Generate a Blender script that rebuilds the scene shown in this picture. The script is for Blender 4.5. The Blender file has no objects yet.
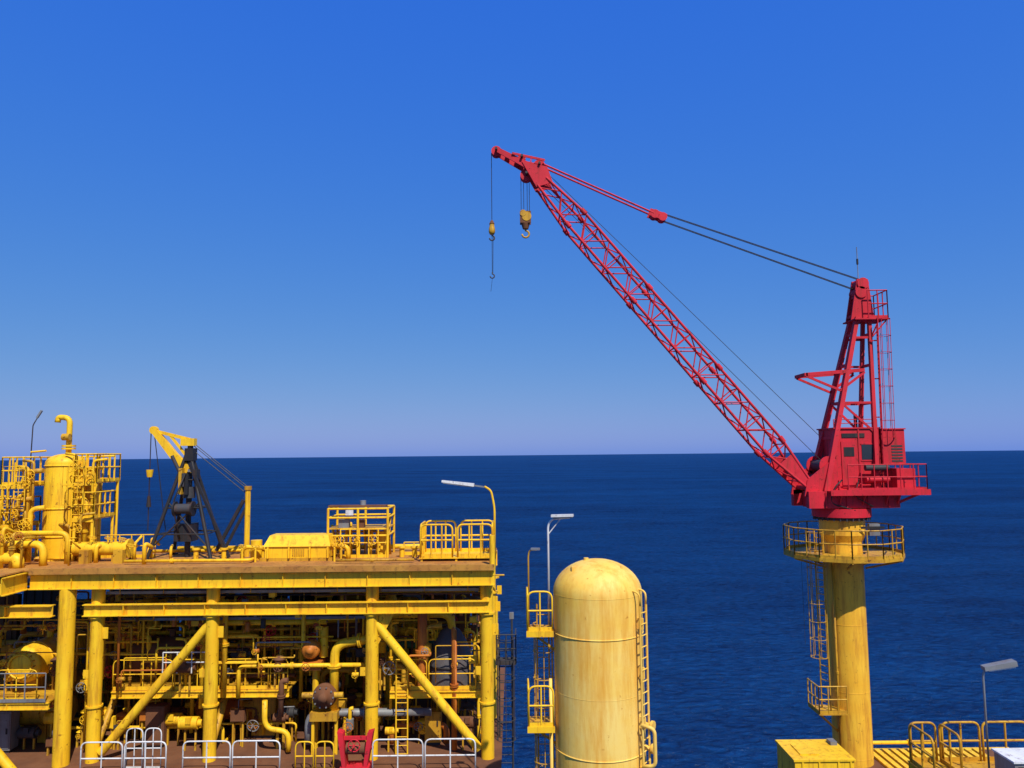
import bpy, math, random
from mathutils import Vector, Matrix
V=Vector
random.seed(11)
sc=bpy.context.scene
EYE=40.0   # eye level above the sea; all heights below are relative to eye level

# ------------------------------------------------------------------ materials
def mat_paint(name,col,col2,rust=(0.16,0.05,0.015),rust_amt=0.35,rough=0.45,metal=0.0,streak=True,bump=0.15,scale=1.0,lo=.50,hi=.70,spot=.66):
    m=bpy.data.materials.new(name); m.use_nodes=True
    nt=m.node_tree; N=nt.nodes; L=nt.links
    b=N['Principled BSDF']
    geo=N.new('ShaderNodeNewGeometry')
    n1=N.new('ShaderNodeTexNoise'); n1.inputs['Scale'].default_value=0.9*scale; n1.inputs['Detail'].default_value=6; n1.inputs['Roughness'].default_value=.6
    L.new(geo.outputs['Position'],n1.inputs['Vector'])
    r1=N.new('ShaderNodeValToRGB'); r1.color_ramp.elements[0].position=.35; r1.color_ramp.elements[1].position=.68
    r1.color_ramp.elements[0].color=(*col,1); r1.color_ramp.elements[1].color=(*col2,1)
    L.new(n1.outputs['Fac'],r1.inputs['Fac'])
    mp=N.new('ShaderNodeMapping'); mp.inputs['Scale'].default_value=(3.2,3.2,0.35 if streak else 3.2)
    L.new(geo.outputs['Position'],mp.inputs['Vector'])
    n2=N.new('ShaderNodeTexNoise'); n2.inputs['Scale'].default_value=1.6*scale; n2.inputs['Detail'].default_value=8; n2.inputs['Roughness'].default_value=.7
    L.new(mp.outputs['Vector'],n2.inputs['Vector'])
    r2=N.new('ShaderNodeValToRGB'); r2.color_ramp.elements[0].position=lo; r2.color_ramp.elements[1].position=hi
    r2.color_ramp.elements[0].color=(0,0,0,1); r2.color_ramp.elements[1].color=(rust_amt,)*3+(1,)
    L.new(n2.outputs['Fac'],r2.inputs['Fac'])
    mx=N.new('ShaderNodeMix'); mx.data_type='RGBA'
    L.new(r2.outputs['Color'],mx.inputs[0]); L.new(r1.outputs['Color'],mx.inputs[6]); mx.inputs[7].default_value=(*rust,1)
    # rust spots
    n4=N.new('ShaderNodeTexNoise'); n4.inputs['Scale'].default_value=5.5; n4.inputs['Detail'].default_value=5; n4.inputs['Roughness'].default_value=.6
    L.new(geo.outputs['Position'],n4.inputs['Vector'])
    r4=N.new('ShaderNodeValToRGB'); r4.color_ramp.elements[0].position=spot; r4.color_ramp.elements[1].position=spot+.06
    r4.color_ramp.elements[0].color=(0,0,0,1); r4.color_ramp.elements[1].color=(rust_amt,)*3+(1,)
    L.new(n4.outputs['Fac'],r4.inputs['Fac'])
    m2=N.new('ShaderNodeMix'); m2.data_type='RGBA'
    L.new(r4.outputs['Color'],m2.inputs[0]); L.new(mx.outputs[2],m2.inputs[6]); m2.inputs[7].default_value=(rust[0]*.7,rust[1]*.6,rust[2]*.6,1)
    L.new(m2.outputs[2],b.inputs['Base Color'])
    mr=N.new('ShaderNodeMapRange'); mr.inputs[3].default_value=rough-.1; mr.inputs[4].default_value=rough+.25
    L.new(n2.outputs['Fac'],mr.inputs[0]); L.new(mr.outputs[0],b.inputs['Roughness'])
    b.inputs['Metallic'].default_value=metal
    b.inputs['Specular IOR Level'].default_value=.3
    bp=N.new('ShaderNodeBump'); bp.inputs['Strength'].default_value=bump; bp.inputs['Distance'].default_value=.03
    L.new(n4.outputs['Fac'],bp.inputs['Height']); L.new(bp.outputs['Normal'],b.inputs['Normal'])
    return m
YEL=mat_paint('yellow_paint',(.90,.56,.018),(.84,.45,.012),rust=(.38,.14,.012),rust_amt=.75,lo=.50,hi=.70,spot=.63)
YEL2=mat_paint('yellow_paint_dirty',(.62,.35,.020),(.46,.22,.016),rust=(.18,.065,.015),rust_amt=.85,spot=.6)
PALE=mat_paint('faded_yellow_paint',(.86,.52,.062),(.86,.61,.16),rust=(.70,.32,.03),rust_amt=.8,rough=.5,scale=.7,lo=.44,hi=.66,spot=.66)
COLY=mat_paint('pedestal_paint',(.86,.50,.04),(.80,.41,.025),rust=(.45,.17,.02),rust_amt=.8,scale=.8,lo=.47,hi=.68,spot=.63)
RED=mat_paint('red_paint',(.64,.018,.034),(.50,.014,.026),rust=(.20,.03,.02),rust_amt=.7,rough=.6,spot=.62)
RUST=mat_paint('rusty_deck_plate',(.50,.24,.04),(.36,.14,.03),rust=(.12,.05,.02),rust_amt=.8,rough=.8,streak=False)
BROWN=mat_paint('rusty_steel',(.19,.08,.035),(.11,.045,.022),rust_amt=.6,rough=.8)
ORG=mat_paint('orange_primer',(.55,.18,.02),(.40,.10,.015),rust_amt=.6)
GREY=mat_paint('galvanised_steel',(.26,.27,.27),(.18,.18,.18),rust_amt=.5,rough=.5,metal=.3)
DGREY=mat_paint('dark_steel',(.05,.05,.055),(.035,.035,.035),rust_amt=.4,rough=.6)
WHT=mat_paint('white_paint',(.72,.72,.70),(.6,.6,.57),rust_amt=.5,spot=.6)
BLK=mat_paint('black_paint',(.018,.018,.02),(.03,.028,.027),rust_amt=.3)
GRN=mat_paint('green_paint',(.03,.16,.08),(.03,.12,.06),rust_amt=.5)
TARP=mat_paint('grey_tarpaulin',(.12,.11,.11),(.08,.075,.08),rust_amt=.4,rough=.8,bump=.8)
gl=bpy.data.materials.new('cab_glass'); gl.use_nodes=True
gl.node_tree.nodes['Principled BSDF'].inputs['Base Color'].default_value=(.02,.03,.04,1); gl.node_tree.nodes['Principled BSDF'].inputs['Roughness'].default_value=.08
GLASS=gl

# ------------------------------------------------------------------ geometry
def frame(d):
    d=d.normalized()
    up=V((0,0,1)) if abs(d.z)<.95 else V((0,1,0))
    u=d.cross(up).normalized(); v=u.cross(d).normalized()
    return d,u,v
def rounded(pts,rad):
    pts=[V(p) for p in pts]
    if len(pts)<3: return pts
    out=[pts[0]]
    for i in range(1,len(pts)-1):
        a,b,c=pts[i-1],pts[i],pts[i+1]
        r=min(rad,(a-b).length*.49,(c-b).length*.49)
        s=b+(a-b).normalized()*r; e=b+(c-b).normalized()*r
        for k in range(6):
            t=k/5; out.append(s*(1-t)**2+b*2*t*(1-t)+e*t*t)
    out.append(pts[-1]); return out
class B:
    def __init__(s,name,origin): s.name=name; s.o=V(origin); s.parts={}
    def g(s,part,mat):
        k=part
        if k in s.parts and s.parts[k][0]!=mat: k=part+'_'+mat.name
        if k not in s.parts: s.parts[k]=[mat,[],[],[]]
        return s.parts[k]
    def add(s,part,mat,vs,fs,sm):
        P=s.g(part,mat); n=len(P[1])
        P[1].extend(vs); P[2].extend([tuple(i+n for i in f) for f in fs]); P[3].extend(sm if isinstance(sm,list) else [sm]*len(fs))
    def hexa(s,part,mat,c8):
        s.add(part,mat,[V(c) for c in c8],[(0,3,2,1),(4,5,6,7),(0,1,5,4),(1,2,6,5),(2,3,7,6),(3,0,4,7)],False)
    def box(s,part,mat,lo,hi):
        x0,y0,z0=lo; x1,y1,z1=hi
        s.hexa(part,mat,[(x0,y0,z0),(x1,y0,z0),(x1,y1,z0),(x0,y1,z0),(x0,y0,z1),(x1,y0,z1),(x1,y1,z1),(x0,y1,z1)])
    def beam(s,part,mat,p,q,w,h,w2=None,h2=None):
        p=V(p);q=V(q); d,u,v=frame(q-p); w2=w2 or w; h2=h2 or h
        s.hexa(part,mat,[p-u*w/2-v*h/2,p+u*w/2-v*h/2,p+u*w/2+v*h/2,p-u*w/2+v*h/2,
                         q-u*w2/2-v*h2/2,q+u*w2/2-v*h2/2,q+u*w2/2+v*h2/2,q-u*w2/2+v*h2/2])
    def ibeam(s,part,mat,p,q,h,w,t=.03):
        p=V(p);q=V(q); d,u,v=frame(q-p)
        s.beam(part,mat,p,q,t,h-2*t)
        s.beam(part,mat,p+v*(h-t)/2,q+v*(h-t)/2,w,t); s.beam(part,mat,p-v*(h-t)/2,q-v*(h-t)/2,w,t)
        L=(q-p).length; n=int(L/1.45)
        for i in range(1,n):
            c=p+(q-p)*i/n
            s.beam(part,mat,c-d*.01,c+d*.01,w*.9,h-2*t-.002)
    def cyl(s,part,mat,p,q,r,r2=None,n=12,caps=True):
        p=V(p);q=V(q); d,u,v=frame(q-p); r2=r if r2 is None else r2
        vs=[];fs=[];sm=[]
        for i in range(n):
            a=2*math.pi*i/n; e=u*math.cos(a)+v*math.sin(a); vs+= [p+e*r,q+e*r2]
        for i in range(n):
            j=(i+1)%n; fs.append((2*i,2*j,2*j+1,2*i+1)); sm.append(n>6)
        if caps:
            b=len(vs)
            vs+= [vs[2*i].copy() for i in range(n)]+[vs[2*i+1].copy() for i in range(n)]
            fs.append(tuple(range(b,b+n))[::-1]); fs.append(tuple(range(b+n,b+2*n))); sm+=[False,False]
        s.add(part,mat,vs,fs,sm)
    def sweep(s,part,mat,pts,r,n=8):
        pts=[V(p) for p in pts]; vs=[];fs=[]
        d,u,v=frame(pts[1]-pts[0])
        for i,p in enumerate(pts):
            if i==0: t=pts[1]-pts[0]
            elif i==len(pts)-1: t=pts[-1]-pts[-2]
            else: t=(pts[i+1]-pts[i]).normalized()+(pts[i]-pts[i-1]).normalized()
            t.normalize(); u=(u-t*u.dot(t)).normalized(); v=t.cross(u)
            for k in range(n):
                a=2*math.pi*k/n; vs.append(p+u*math.cos(a)*r+v*math.sin(a)*r)
        for i in range(len(pts)-1):
            for k in range(n):
                j=(k+1)%n; fs.append((i*n+k,i*n+j,(i+1)*n+j,(i+1)*n+k))
        sm=[True]*len(fs); fs.append(tuple(range(n))[::-1]); m=(len(pts)-1)*n; fs.append(tuple(range(m,m+n))); sm+=[False,False]
        s.add(part,mat,vs,fs,sm)
    def pipe(s,part,mat,pts,r,bend=None,n=10,fl=True):
        s.sweep(part,mat,rounded(pts,bend if bend else r*3.2),r,n)
        if fl:
            for a,b in zip(pts[:-1],pts[1:]):
                a=V(a);b=V(b);L=(b-a).length
                if L>1.2:
                    c=a+(b-a)*random.uniform(.3,.7); d=(b-a).normalized()
                    s.cyl(part,mat,c-d*.05,c-d*.012,r*1.6,n=12); s.cyl(part,mat,c+d*.012,c+d*.05,r*1.6,n=12)
    def rev(s,part,mat,base,axis,prof,n=32):
        base=V(base); d,u,v=frame(V(axis)); vs=[];fs=[]
        for r,h in prof:
            for k in range(n):
                a=2*math.pi*k/n; vs.append(base+d*h+(u*math.cos(a)+v*math.sin(a))*max(r,.0005))
        for i in range(len(prof)-1):
            for k in range(n):
                j=(k+1)%n; fs.append((i*n+k,i*n+j,(i+1)*n+j,(i+1)*n+k))
        s.add(part,mat,vs,fs,True)
    def torus(s,part,mat,c,axis,R,r,n=20,m=6):
        c=V(c);d,u,v=frame(V(axis)); pts=[c+(u*math.cos(2*math.pi*i/n)+v*math.sin(2*math.pi*i/n))*R for i in range(n+1)]
        s.sweep(part,mat,pts,r,m)
    def wheel(s,mat,c,axis,R):
        s.torus('handwheel',mat,c,axis,R,R*.1,16,5); d,u,v=frame(V(axis)); c=V(c)
        for a in (0,math.pi/3,2*math.pi/3):
            e=u*math.cos(a)+v*math.sin(a); s.cyl('handwheel',mat,c-e*R,c+e*R,R*.06,n=5)
        s.cyl('handwheel',mat,c-d*R*.9,c+d*.05,R*.12,n=6)
    def rail(s,mat,pts,h=1.1,r=.024,sp=1.1,kick=True,part='handrail',close=False):
        pts=[V(p) for p in pts]
        if close: pts=pts+[pts[0]]
        for a,b in zip(pts[:-1],pts[1:]):
            L=(b-a).length
            if L<.05: continue
            n=max(1,round(L/sp)); Z=V((0,0,1))
            for i in range(n+1):
                c=a+(b-a)*i/n; s.cyl(part,mat,c,c+Z*h,r,n=6)
            for f in (1,.52): s.cyl(part,mat,a+Z*h*f,b+Z*h*f,r,n=6)
            if kick: s.beam(part,mat,a+Z*.06,b+Z*.06,.012,.12)
    def loop(s,mat,a,b,h=1.1,r=.028,part='handrail',posts=1):
        # free-standing panel of railing with rounded upper corners
        a=V(a);b=V(b);Z=V((0,0,1))
        s.sweep(part,mat,rounded([a,a+Z*h,b+Z*h,b],.22),r,8); s.cyl(part,mat,a+Z*h*.52,b+Z*h*.52,r,n=8)
        for i in range(1,posts+1):
            c=a.lerp(b,i/(posts+1)); s.cyl(part,mat,c,c+Z*h,r*.9,n=8)
        s.beam(part,mat,a+Z*.06,b+Z*.06,.012,.12)
    def ladder(s,mat,a,b,out,w=.42,cage=True,part='ladder',r=.022,cr=.36):
        a=V(a);b=V(b);d=(b-a).normalized();out=V(out).normalized();sd=d.cross(out).normalized();L=(b-a).length
        for k in (-1,1): s.cyl(part,mat,a+sd*k*w/2,b+sd*k*w/2,r*1.3,n=6)
        n=int(L/.3)
        for i in range(n+1):
            c=a+d*(i*.3); s.cyl(part,mat,c-sd*w/2,c+sd*w/2,r*.8,n=5)
        if cage and L>3:
            hs=[2.2+i*.75 for i in range(int((L-2.2)/.75)+1)]
            an=[math.radians(-50+28*i) for i in range(11)]
            ring=lambda h:[a+d*h+out*(.9*cr+math.sin(t)*cr)+sd*(math.cos(t)*cr) for t in an]
            for h in hs:
                rg=ring(h)
                for p,q in zip(rg[:-1],rg[1:]): s.beam(part+'_cage',mat,p,q,.05,.012)
            r0,r1=ring(hs[0]),ring(hs[-1])
            for i in (1,3,5,7,9): s.cyl(part+'_cage',mat,r0[i],r1[i],.014,n=5)
    def done(s):
        e=bpy.data.objects.new(s.name,None); sc.collection.objects.link(e); e.location=s.o+V((0,0,EYE)); e.empty_display_size=.5
        for k,(mat,vs,fs,sm) in s.parts.items():
            me=bpy.data.meshes.new(s.name+'_'+k); me.from_pydata([tuple(v-s.o) for v in vs],[],fs)
            me.polygons.foreach_set('use_smooth',sm); me.materials.append(mat); me.update()
            o=bpy.data.objects.new(k,me); sc.collection.objects.link(o); o.parent=e
        return e

# ------------------------------------------------------------------ sea
def sea():
    me=bpy.data.meshes.new('sea'); S=90000
    me.from_pydata([(-S,-3000,0),(S,-3000,0),(S,S,0),(-S,S,0)],[],[(0,1,2,3)])
    o=bpy.data.objects.new('sea',me); sc.collection.objects.link(o)
    m=bpy.data.materials.new('sea_water'); m.use_nodes=True; nt=m.node_tree;N=nt.nodes;L=nt.links
    for n in list(N):
        if n.type!='OUTPUT_MATERIAL': N.remove(n)
    out=[n for n in N if n.type=='OUTPUT_MATERIAL'][0]
    geo=N.new('ShaderNodeNewGeometry')
    def noise(sx,sy,sc_,det,rough,dist=0,rot=0):
        mp=N.new('ShaderNodeMapping'); mp.inputs['Scale'].default_value=(sx,sy,1); mp.inputs['Rotation'].default_value=(0,0,rot)
        L.new(geo.outputs['Position'],mp.inputs['Vector'])
        n=N.new('ShaderNodeTexNoise'); n.inputs['Scale'].default_value=sc_; n.inputs['Detail'].default_value=det; n.inputs['Roughness'].default_value=rough; n.inputs['Distortion'].default_value=dist
        L.new(mp.outputs['Vector'],n.inputs['Vector']); return n.outputs['Fac']
    a=noise(.6,1.3,.07,3,.5,.3,.3); b=noise(.75,1.3,.55,5,.62,.6,-.35)
    def mul(x,k):
        n=N.new('ShaderNodeMath'); n.operation='MULTIPLY'; L.new(x,n.inputs[0]); n.inputs[1].default_value=k; return n.outputs[0]
    def addn(x,y):
        n=N.new('ShaderNodeMath'); L.new(x,n.inputs[0]); L.new(y,n.inputs[1]); return n.outputs[0]
    hgt=addn(mul(a,3.5),mul(b,2.0))
    bp=N.new('ShaderNodeBump'); bp.inputs['Strength'].default_value=1; bp.inputs['Distance'].default_value=1.0
    L.new(hgt,bp.inputs['Height'])
    big=noise(.003,.010,1,4,.55)
    tot=addn(addn(mul(big,.45),mul(b,.75)),mul(a,.30))   # mean ~.75
    cr=N.new('ShaderNodeValToRGB'); cr.color_ramp.elements[0].position=.60; cr.color_ramp.elements[1].position=.92
    cr.color_ramp.elements[0].color=(.0010,.014,.066,1); cr.color_ramp.elements[1].color=(.0030,.048,.17,1)
    L.new(tot,cr.inputs['Fac'])
    df=N.new('ShaderNodeBsdfDiffuse'); L.new(cr.outputs['Color'],df.inputs['Color']); L.new(bp.outputs['Normal'],df.inputs['Normal'])
    gs=N.new('ShaderNodeBsdfGlossy'); gs.inputs['Roughness'].default_value=.14; L.new(bp.outputs['Normal'],gs.inputs['Normal'])
    gs.inputs['Color'].default_value=(.7,.85,1,1)
    fr=N.new('ShaderNodeFresnel'); fr.inputs['IOR'].default_value=1.33; L.new(bp.outputs['Normal'],fr.inputs['Normal'])
    k=mul(fr.outputs[0],.40); mn=N.new('ShaderNodeMath'); mn.operation='MINIMUM'; L.new(k,mn.inputs[0]); mn.inputs[1].default_value=.10
    mx=N.new('ShaderNodeMixShader'); L.new(mn.outputs[0],mx.inputs[0]); L.new(df.outputs[0],mx.inputs[1]); L.new(gs.outputs[0],mx.inputs[2])
    L.new(mx.outputs[0],out.inputs['Surface']); me.materials.append(m)
sea()

# ------------------------------------------------------------------ crane
def crane():
    c=B('pedestal_crane',(14.5,34,-13.6)); CX,CY=14.5,34
    c.cyl('pedestal_column',COLY,(CX,CY,-16),(CX,CY,-3.9),.80,n=40)
    c.cyl('pedestal_column',COLY,(CX,CY,-3.9),(CX,CY,-3.6),.80,.95,n=40)
    c.cyl('pedestal_column',COLY,(CX,CY,-3.6),(CX,CY,-2.95),.95,n=40)
    for z in (-12.9,-10.2,-7.4,-5.6): c.torus('weld_seam',COLY,(CX,CY,z),(0,0,1),.80,.010,40,5)
    c.cyl('slew_bearing',DGREY,(CX,CY,-2.95),(CX,CY,-2.82),1.08,n=40)
    c.cyl('slew_bearing',RED,(CX,CY,-2.82),(CX,CY,-2.45),1.22,n=40)
    for i in range(28):
        a=i*math.tau/28; c.cyl('bearing_bolts',DGREY,(CX+math.cos(a)*1.15,CY+math.sin(a)*1.15,-2.97),(CX+math.cos(a)*1.15,CY+math.sin(a)*1.15,-2.75),.035,n=6)
    n=12; R=2.45; zf=-4.4
    P=[V((CX+R*math.cos(math.tau*(i+.5)/n),CY+R*math.sin(math.tau*(i+.5)/n),zf)) for i in range(n)]
    I=[V((CX+.93*math.cos(math.tau*(i+.5)/n),CY+.93*math.sin(math.tau*(i+.5)/n),zf)) for i in range(n)]
    for i in range(n):
        j=(i+1)%n; dz=V((0,0,.06))
        c.hexa('walkway_floor',YEL2,[P[i]-dz,P[j]-dz,I[j]-dz,I[i]-dz,P[i],P[j],I[j],I[i]])
        c.beam('walkway_edge',YEL2,P[i]-dz*1.2,P[j]-dz*1.2,.06,.16)
        if i%2==0: c.beam('walkway_bracket',YEL2,I[i]-V((0,0,.6)),P[i]-V((0,0,.16)),.06,.08)
    c.rail(YEL2,P,h=1.15,r=.03,sp=.62,close=True,part='walkway_handrail')
    c.box('junction_box',GREY,(15.3,33.1,-3.6),(15.75,33.3,-3.1)); c.box('junction_box',BLK,(14.9,33.0,-3.3),(15.9,33.05,-3.2))
    # slewing frame
    c.beam('slew_frame',RED,(12.7,33.1,-2.05),(16.6,33.1,-2.05),.3,.72)
    c.beam('slew_frame',RED,(12.7,34.9,-2.05),(16.6,34.9,-2.05),.3,.72)
    c.box('slew_frame',RED,(13.1,33.26,-2.44),(16.5,34.74,-1.75))
    for x in (13.4,14.3,15.2,16.1): c.box('frame_stiffener',RED,(x,32.9,-2.38),(x+.04,32.948,-1.72))
    c.box('deck_plate',RED,(13.5,32.6,-1.72),(17.7,35.4,-1.66))
    c.box('deck_edge',RED,(13.5,32.56,-1.86),(17.74,32.598,-1.62)); c.box('deck_edge',RED,(17.702,32.6,-1.86),(17.74,35.4,-1.62))
    for x in (14,15,16,16.5): c.beam('deck_bracket',RED,(x,33,-2.3),(x,32.65,-1.78),.05,.08)
    c.beam('deck_bracket',RED,(16.6,33.1,-2.2),(17.6,33.1,-1.8),.08,.1)
    c.rail(RED,[(14.3,32.65,-1.66),(17.65,32.65,-1.66),(17.65,35.3,-1.66)],h=1.1,r=.026,sp=.6)
    # machinery house
    c.box('machinery_house',RED,(14.1,33.35,-1.66),(16.05,35.1,1.0))
    c.box('machinery_house_roof',RED,(14.04,33.29,1.0),(16.08,35.16,1.06))
    c.box('engine_box',RED,(16.1,33.25,-.6),(17.1,35,.95)); c.box('engine_box_roof',RED,(16.1,33.2,.95),(17.15,35.05,1.0))
    c.box('fuel_tank',RED,(16.6,33.1,-1.66),(17.4,34.6,-.75))
    for i in range(6): c.box('louvre',DGREY,(16.5,33.235,-.45+i*.13),(16.98,33.248,-.38+i*.13))
    c.box('house_door',RED,(14.35,33.31,-1.55),(15.0,33.345,.45)); c.box('house_window',GLASS,(15.25,33.33,-.35),(15.75,33.348,.3))
    c.box('window_frame',RED,(15.2,33.325,-.42),(15.8,33.344,-.36)); c.box('window_frame',RED,(15.2,33.325,.31),(15.8,33.344,.36))
    c.box('vent_opening',BLK,(14.45,33.295,-.2),(14.9,33.307,.2)); c.box('vent_opening',BLK,(14.4,33.32,.62),(15.4,33.347,.8))
    for x in (14.1,15.1,15.95): c.box('house_rib',RED,(x,33.31,-1.5),(x+.06,33.348,1.0))
    c.rail(RED,[(14.1,33.4,1.06),(16.0,33.4,1.06)],h=.35,r=.02,part='roof_rail',kick=False)
    for z in (-1.2,-.7): c.cyl('air_cylinder',RED if z<-1 else DGREY,(15.2,33.0,z),(16.2,33.0,z),.13,n=12)
    c.pipe('hose',BLK,[(14.2,33.0,-1.2),(13.8,32.9,-1.5),(13.6,33.0,-2.2),(14.6,32.8,-2.5)],.03,fl=False,bend=.3)
    c.pipe('hose',BLK,[(15.0,33.2,-1.2),(14.6,32.85,-1.9),(15.4,32.85,-2.35)],.025,fl=False,bend=.3)
    for x,z in ((13.75,-.6),(13.55,-1.25)):
        c.cyl('winch_drum',DGREY,(x,33.3,z),(x,34.7,z),.26,n=18)
        for y in (33.25,34.7): c.cyl('winch_flange',RED,(x,y,z),(x,y+.05,z),.42,n=18)
    c.cyl('exhaust',DGREY,(15.7,34.8,1.0),(15.7,34.8,1.7),.08,n=10)
    for y in (33.2,34.8):
        c.hexa('boom_foot_bracket',RED,[V(q) for q in ((12.6,y-.05,-1.9),(14.2,y-.05,-1.7),(14.2,y+.05,-1.7),(12.6,y+.05,-1.9),(12.75,y-.05,-1.2),(13.9,y-.05,-.3),(13.9,y+.05,-.3),(12.75,y+.05,-1.2))])
    # A frame mast
    for k in (-1,1):
        yb=CY+.85*k; yt=CY+.30*k
        c.beam('mast_front_leg',RED,(13.5,yb,-1.7),(15.5,yt,6.0),.22,.32,.17,.24)
        c.beam('mast_rear_leg',RED,(15.75,yb,-1.7),(16.05,yt,6.0),.16,.2,.14,.18)
        for t in (.33,.5,.72,.88):
            a=V((13.5,yb,-1.7)).lerp(V((15.5,yt,6.0)),t); b=V((15.75,yb,-1.7)).lerp(V((16.05,yt,6.0)),t)
            if t in (.5,.88) or k==1: c.beam('mast_brace',RED,a,b,.08,.1)
        a=V((13.5,yb,-1.7)).lerp(V((15.5,yt,6.0)),.5); b=V((15.75,yb,-1.7)).lerp(V((16.05,yt,6.0)),.33)
        c.beam('mast_brace',RED,a,b,.07,.09)
    for t in (.3,.5,.72,.9):
        for x0,x1 in ((13.5,15.5),(15.75,16.05)):
            x=x0+(x1-x0)*t; z=-1.7+7.7*t; w=.85+(.30-.85)*t
            c.beam('mast_crossbar',RED,(x,CY-w,z),(x,CY+w,z),.1,.12)
    for y in (33.75,34.25):
        c.hexa('mast_head_plate',RED,[V(q) for q in ((15.25,y-.04,5.9),(16.3,y-.04,5.9),(16.3,y+.04,5.9),(15.25,y+.04,5.9),(15.6,y-.04,7.75),(16.1,y-.04,7.75),(16.1,y+.04,7.75),(15.6,y+.04,7.75))])
    c.box('mast_head_plate',RED,(15.3,33.79,6.0),(16.25,34.21,6.12)); c.box('mast_head_plate',RED,(15.5,33.79,6.9),(16.1,34.21,7.0))
    for z,x in ((7.55,15.85),(7.15,15.75)): c.cyl('mast_sheave',RED,(x,33.65,z),(x,34.35,z),.26,n=20)
    c.box('mast_platform',RED,(15.3,33.4,5.86),(16.8,34.7,5.92))
    c.rail(RED,[(15.9,33.42,5.92),(16.77,33.42,5.92),(16.77,34.68,5.92),(15.9,34.68,5.92)],h=1.25,r=.028,sp=.42)
    for x in (16.4,16.75): c.beam('mast_platform_bracket',RED,(16.05,33.7,5.0),(x,33.5,5.86),.06,.06)
    c.ladder(RED,(16.12,33.3,-1.6),(16.27,33.42,5.9),(1,-.35,0),w=.40,cr=.27)
    for z in (1.5,3.2,4.9): c.beam('ladder_bracket',RED,(15.9,33.5,z),(16.2,33.38,z),.05,.05)
    c.cyl('antenna',GREY,(15.8,34,7.7),(15.8,34,9.3),.02,n=6); c.cyl('antenna',BLK,(15.8,34,8.5),(15.8,34,8.75),.05,n=6)
    for k in (-1,1):
        y=CY+.55*k
        c.beam('boom_backstop',RED,(15.6,y,3.6),(13.0,y,3.42),.1,.15)
        c.beam('boom_backstop',RED,(13.0,y,3.36),(14.5,y,2.7),.08,.1); c.beam('boom_backstop',RED,(14.5,y,2.7),(15.6,y,3.5),.08,.1)
    c.beam('boom_backstop',RED,(13.0,CY-.6,3.42),(13.0,CY+.6,3.42),.14,.14)
    # lattice boom
    A=V((12.95,34,-1.55)); E=V((1.45,34,12.42)); d=(E-A).normalized(); nn=V((-d.z,0,d.x)); nn=nn if nn.z>0 else -nn; yv=V((0,1,0)); L=(E-A).length
    def hd(t): return .12+(.47-.12)*min(1,t/.13) if t<.87 else .47-(.47-.26)*(t-.87)/.13
    def hw(t): return .80-(.80-.58)*min(1,t/.13) if t<.87 else .58-(.58-.36)*(t-.87)/.13
    def pt(t,i,j): return A+d*(L*t)+nn*(hd(t)*i)+yv*(hw(t)*j)
    ts=[0,.13,.87,1]
    for i in (-1,1):
        for j in (-1,1):
            for t0,t1 in zip(ts[:-1],ts[1:]): c.cyl('boom_chord',RED,pt(t0,i,j),pt(t1,i,j),.062,n=8)
    nb=22; tt=[.03+.96*i/nb for i in range(nb+1)]
    for q,(t0,t1) in enumerate(zip(tt[:-1],tt[1:])):
        s_=1 if q%2 else -1
        for j in (-1,1): c.cyl('boom_lacing',RED,pt(t0,s_,j),pt(t1,-s_,j),.03,n=6); 
        for i in (-1,1): c.cyl('boom_lacing',RED,pt(t0,i,s_),pt(t1,i,-s_),.03,n=6)
        if q%2==0:
            for i in (-1,1): c.cyl('boom_lacing',RED,pt(t0,i,-1),pt(t0,i,1),.03,n=6)
            for j in (-1,1): c.cyl('boom_lacing',RED,pt(t0,-1,j),pt(t0,1,j),.03,n=6)
    for t in (.0,.05): c.cyl('boom_foot_pin',RED,pt(t,0,-1.05),pt(t,0,1.05),.12,n=10)
    for j in (-1,1):
        c.hexa('boom_foot_plate',RED,[pt(0,-1.2,j)-yv*.03,pt(.09,-1,j)-yv*.03,pt(.09,-1,j)+yv*.03,pt(0,-1.2,j)+yv*.03,pt(0,1.2,j)-yv*.03,pt(.09,1,j)-yv*.03,pt(.09,1,j)+yv*.03,pt(0,1.2,j)+yv*.03])
    for tsec in (.13,.36,.62,.87):
        for i in (-1,1):
            for j in (-1,1): c.cyl('boom_splice',RED,pt(tsec-.008,i,j),pt(tsec+.008,i,j),.11,n=10)
    # boom head & fixed jib
    for y in (33.64,34.36):
        c.hexa('boom_head_plate',RED,[V(q) for q in ((1.95,y-.03,12.35),(1.2,y-.03,12.15),(1.2,y+.03,12.15),(1.95,y+.03,12.35),(1.7,y-.03,13.1),(.55,y-.03,13.35),(.55,y+.03,13.35),(1.7,y+.03,13.1))])
        c.beam('jib_beam',RED,(1.3,y,12.9),(-.55,y+(.1 if y<34 else -.1),13.95),.06,.34,.06,.22)
        c.beam('jib_beam',RED,(.1,y,13.75),(1.6,y,13.4),.06,.1)
        c.beam('jib_beam',RED,(.9,y,13.0),(1.0,y,13.6),.05,.08)
    for f in (.25,.5,.75): 
        x=1.2-1.75*f; z=12.95+1.0*f; c.beam('jib_beam',RED,(x,33.7,z),(x,34.3,z),.2,.2)
    for x,z,r in ((-.62,13.95,.23),(.75,12.8,.28),(1.35,13.25,.26),(.55,13.6,.18)):
        c.cyl('head_sheave',RED,(x,33.82,z),(x,34.18,z),r,n=22); c.cyl('head_pin',DGREY,(x,33.5,z),(x,34.5,z),.06,n=8)
    # pendants, floating block and ropes
    for y in (33.8,34.2):
        c.cyl('pendant_bar',RED,(1.5,y,13.3),(6.55,y,10.93),.045,n=8)
        c.beam('floating_block',RED,(6.35,y,11.0),(7.1,y,10.72),.05,.32)
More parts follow.
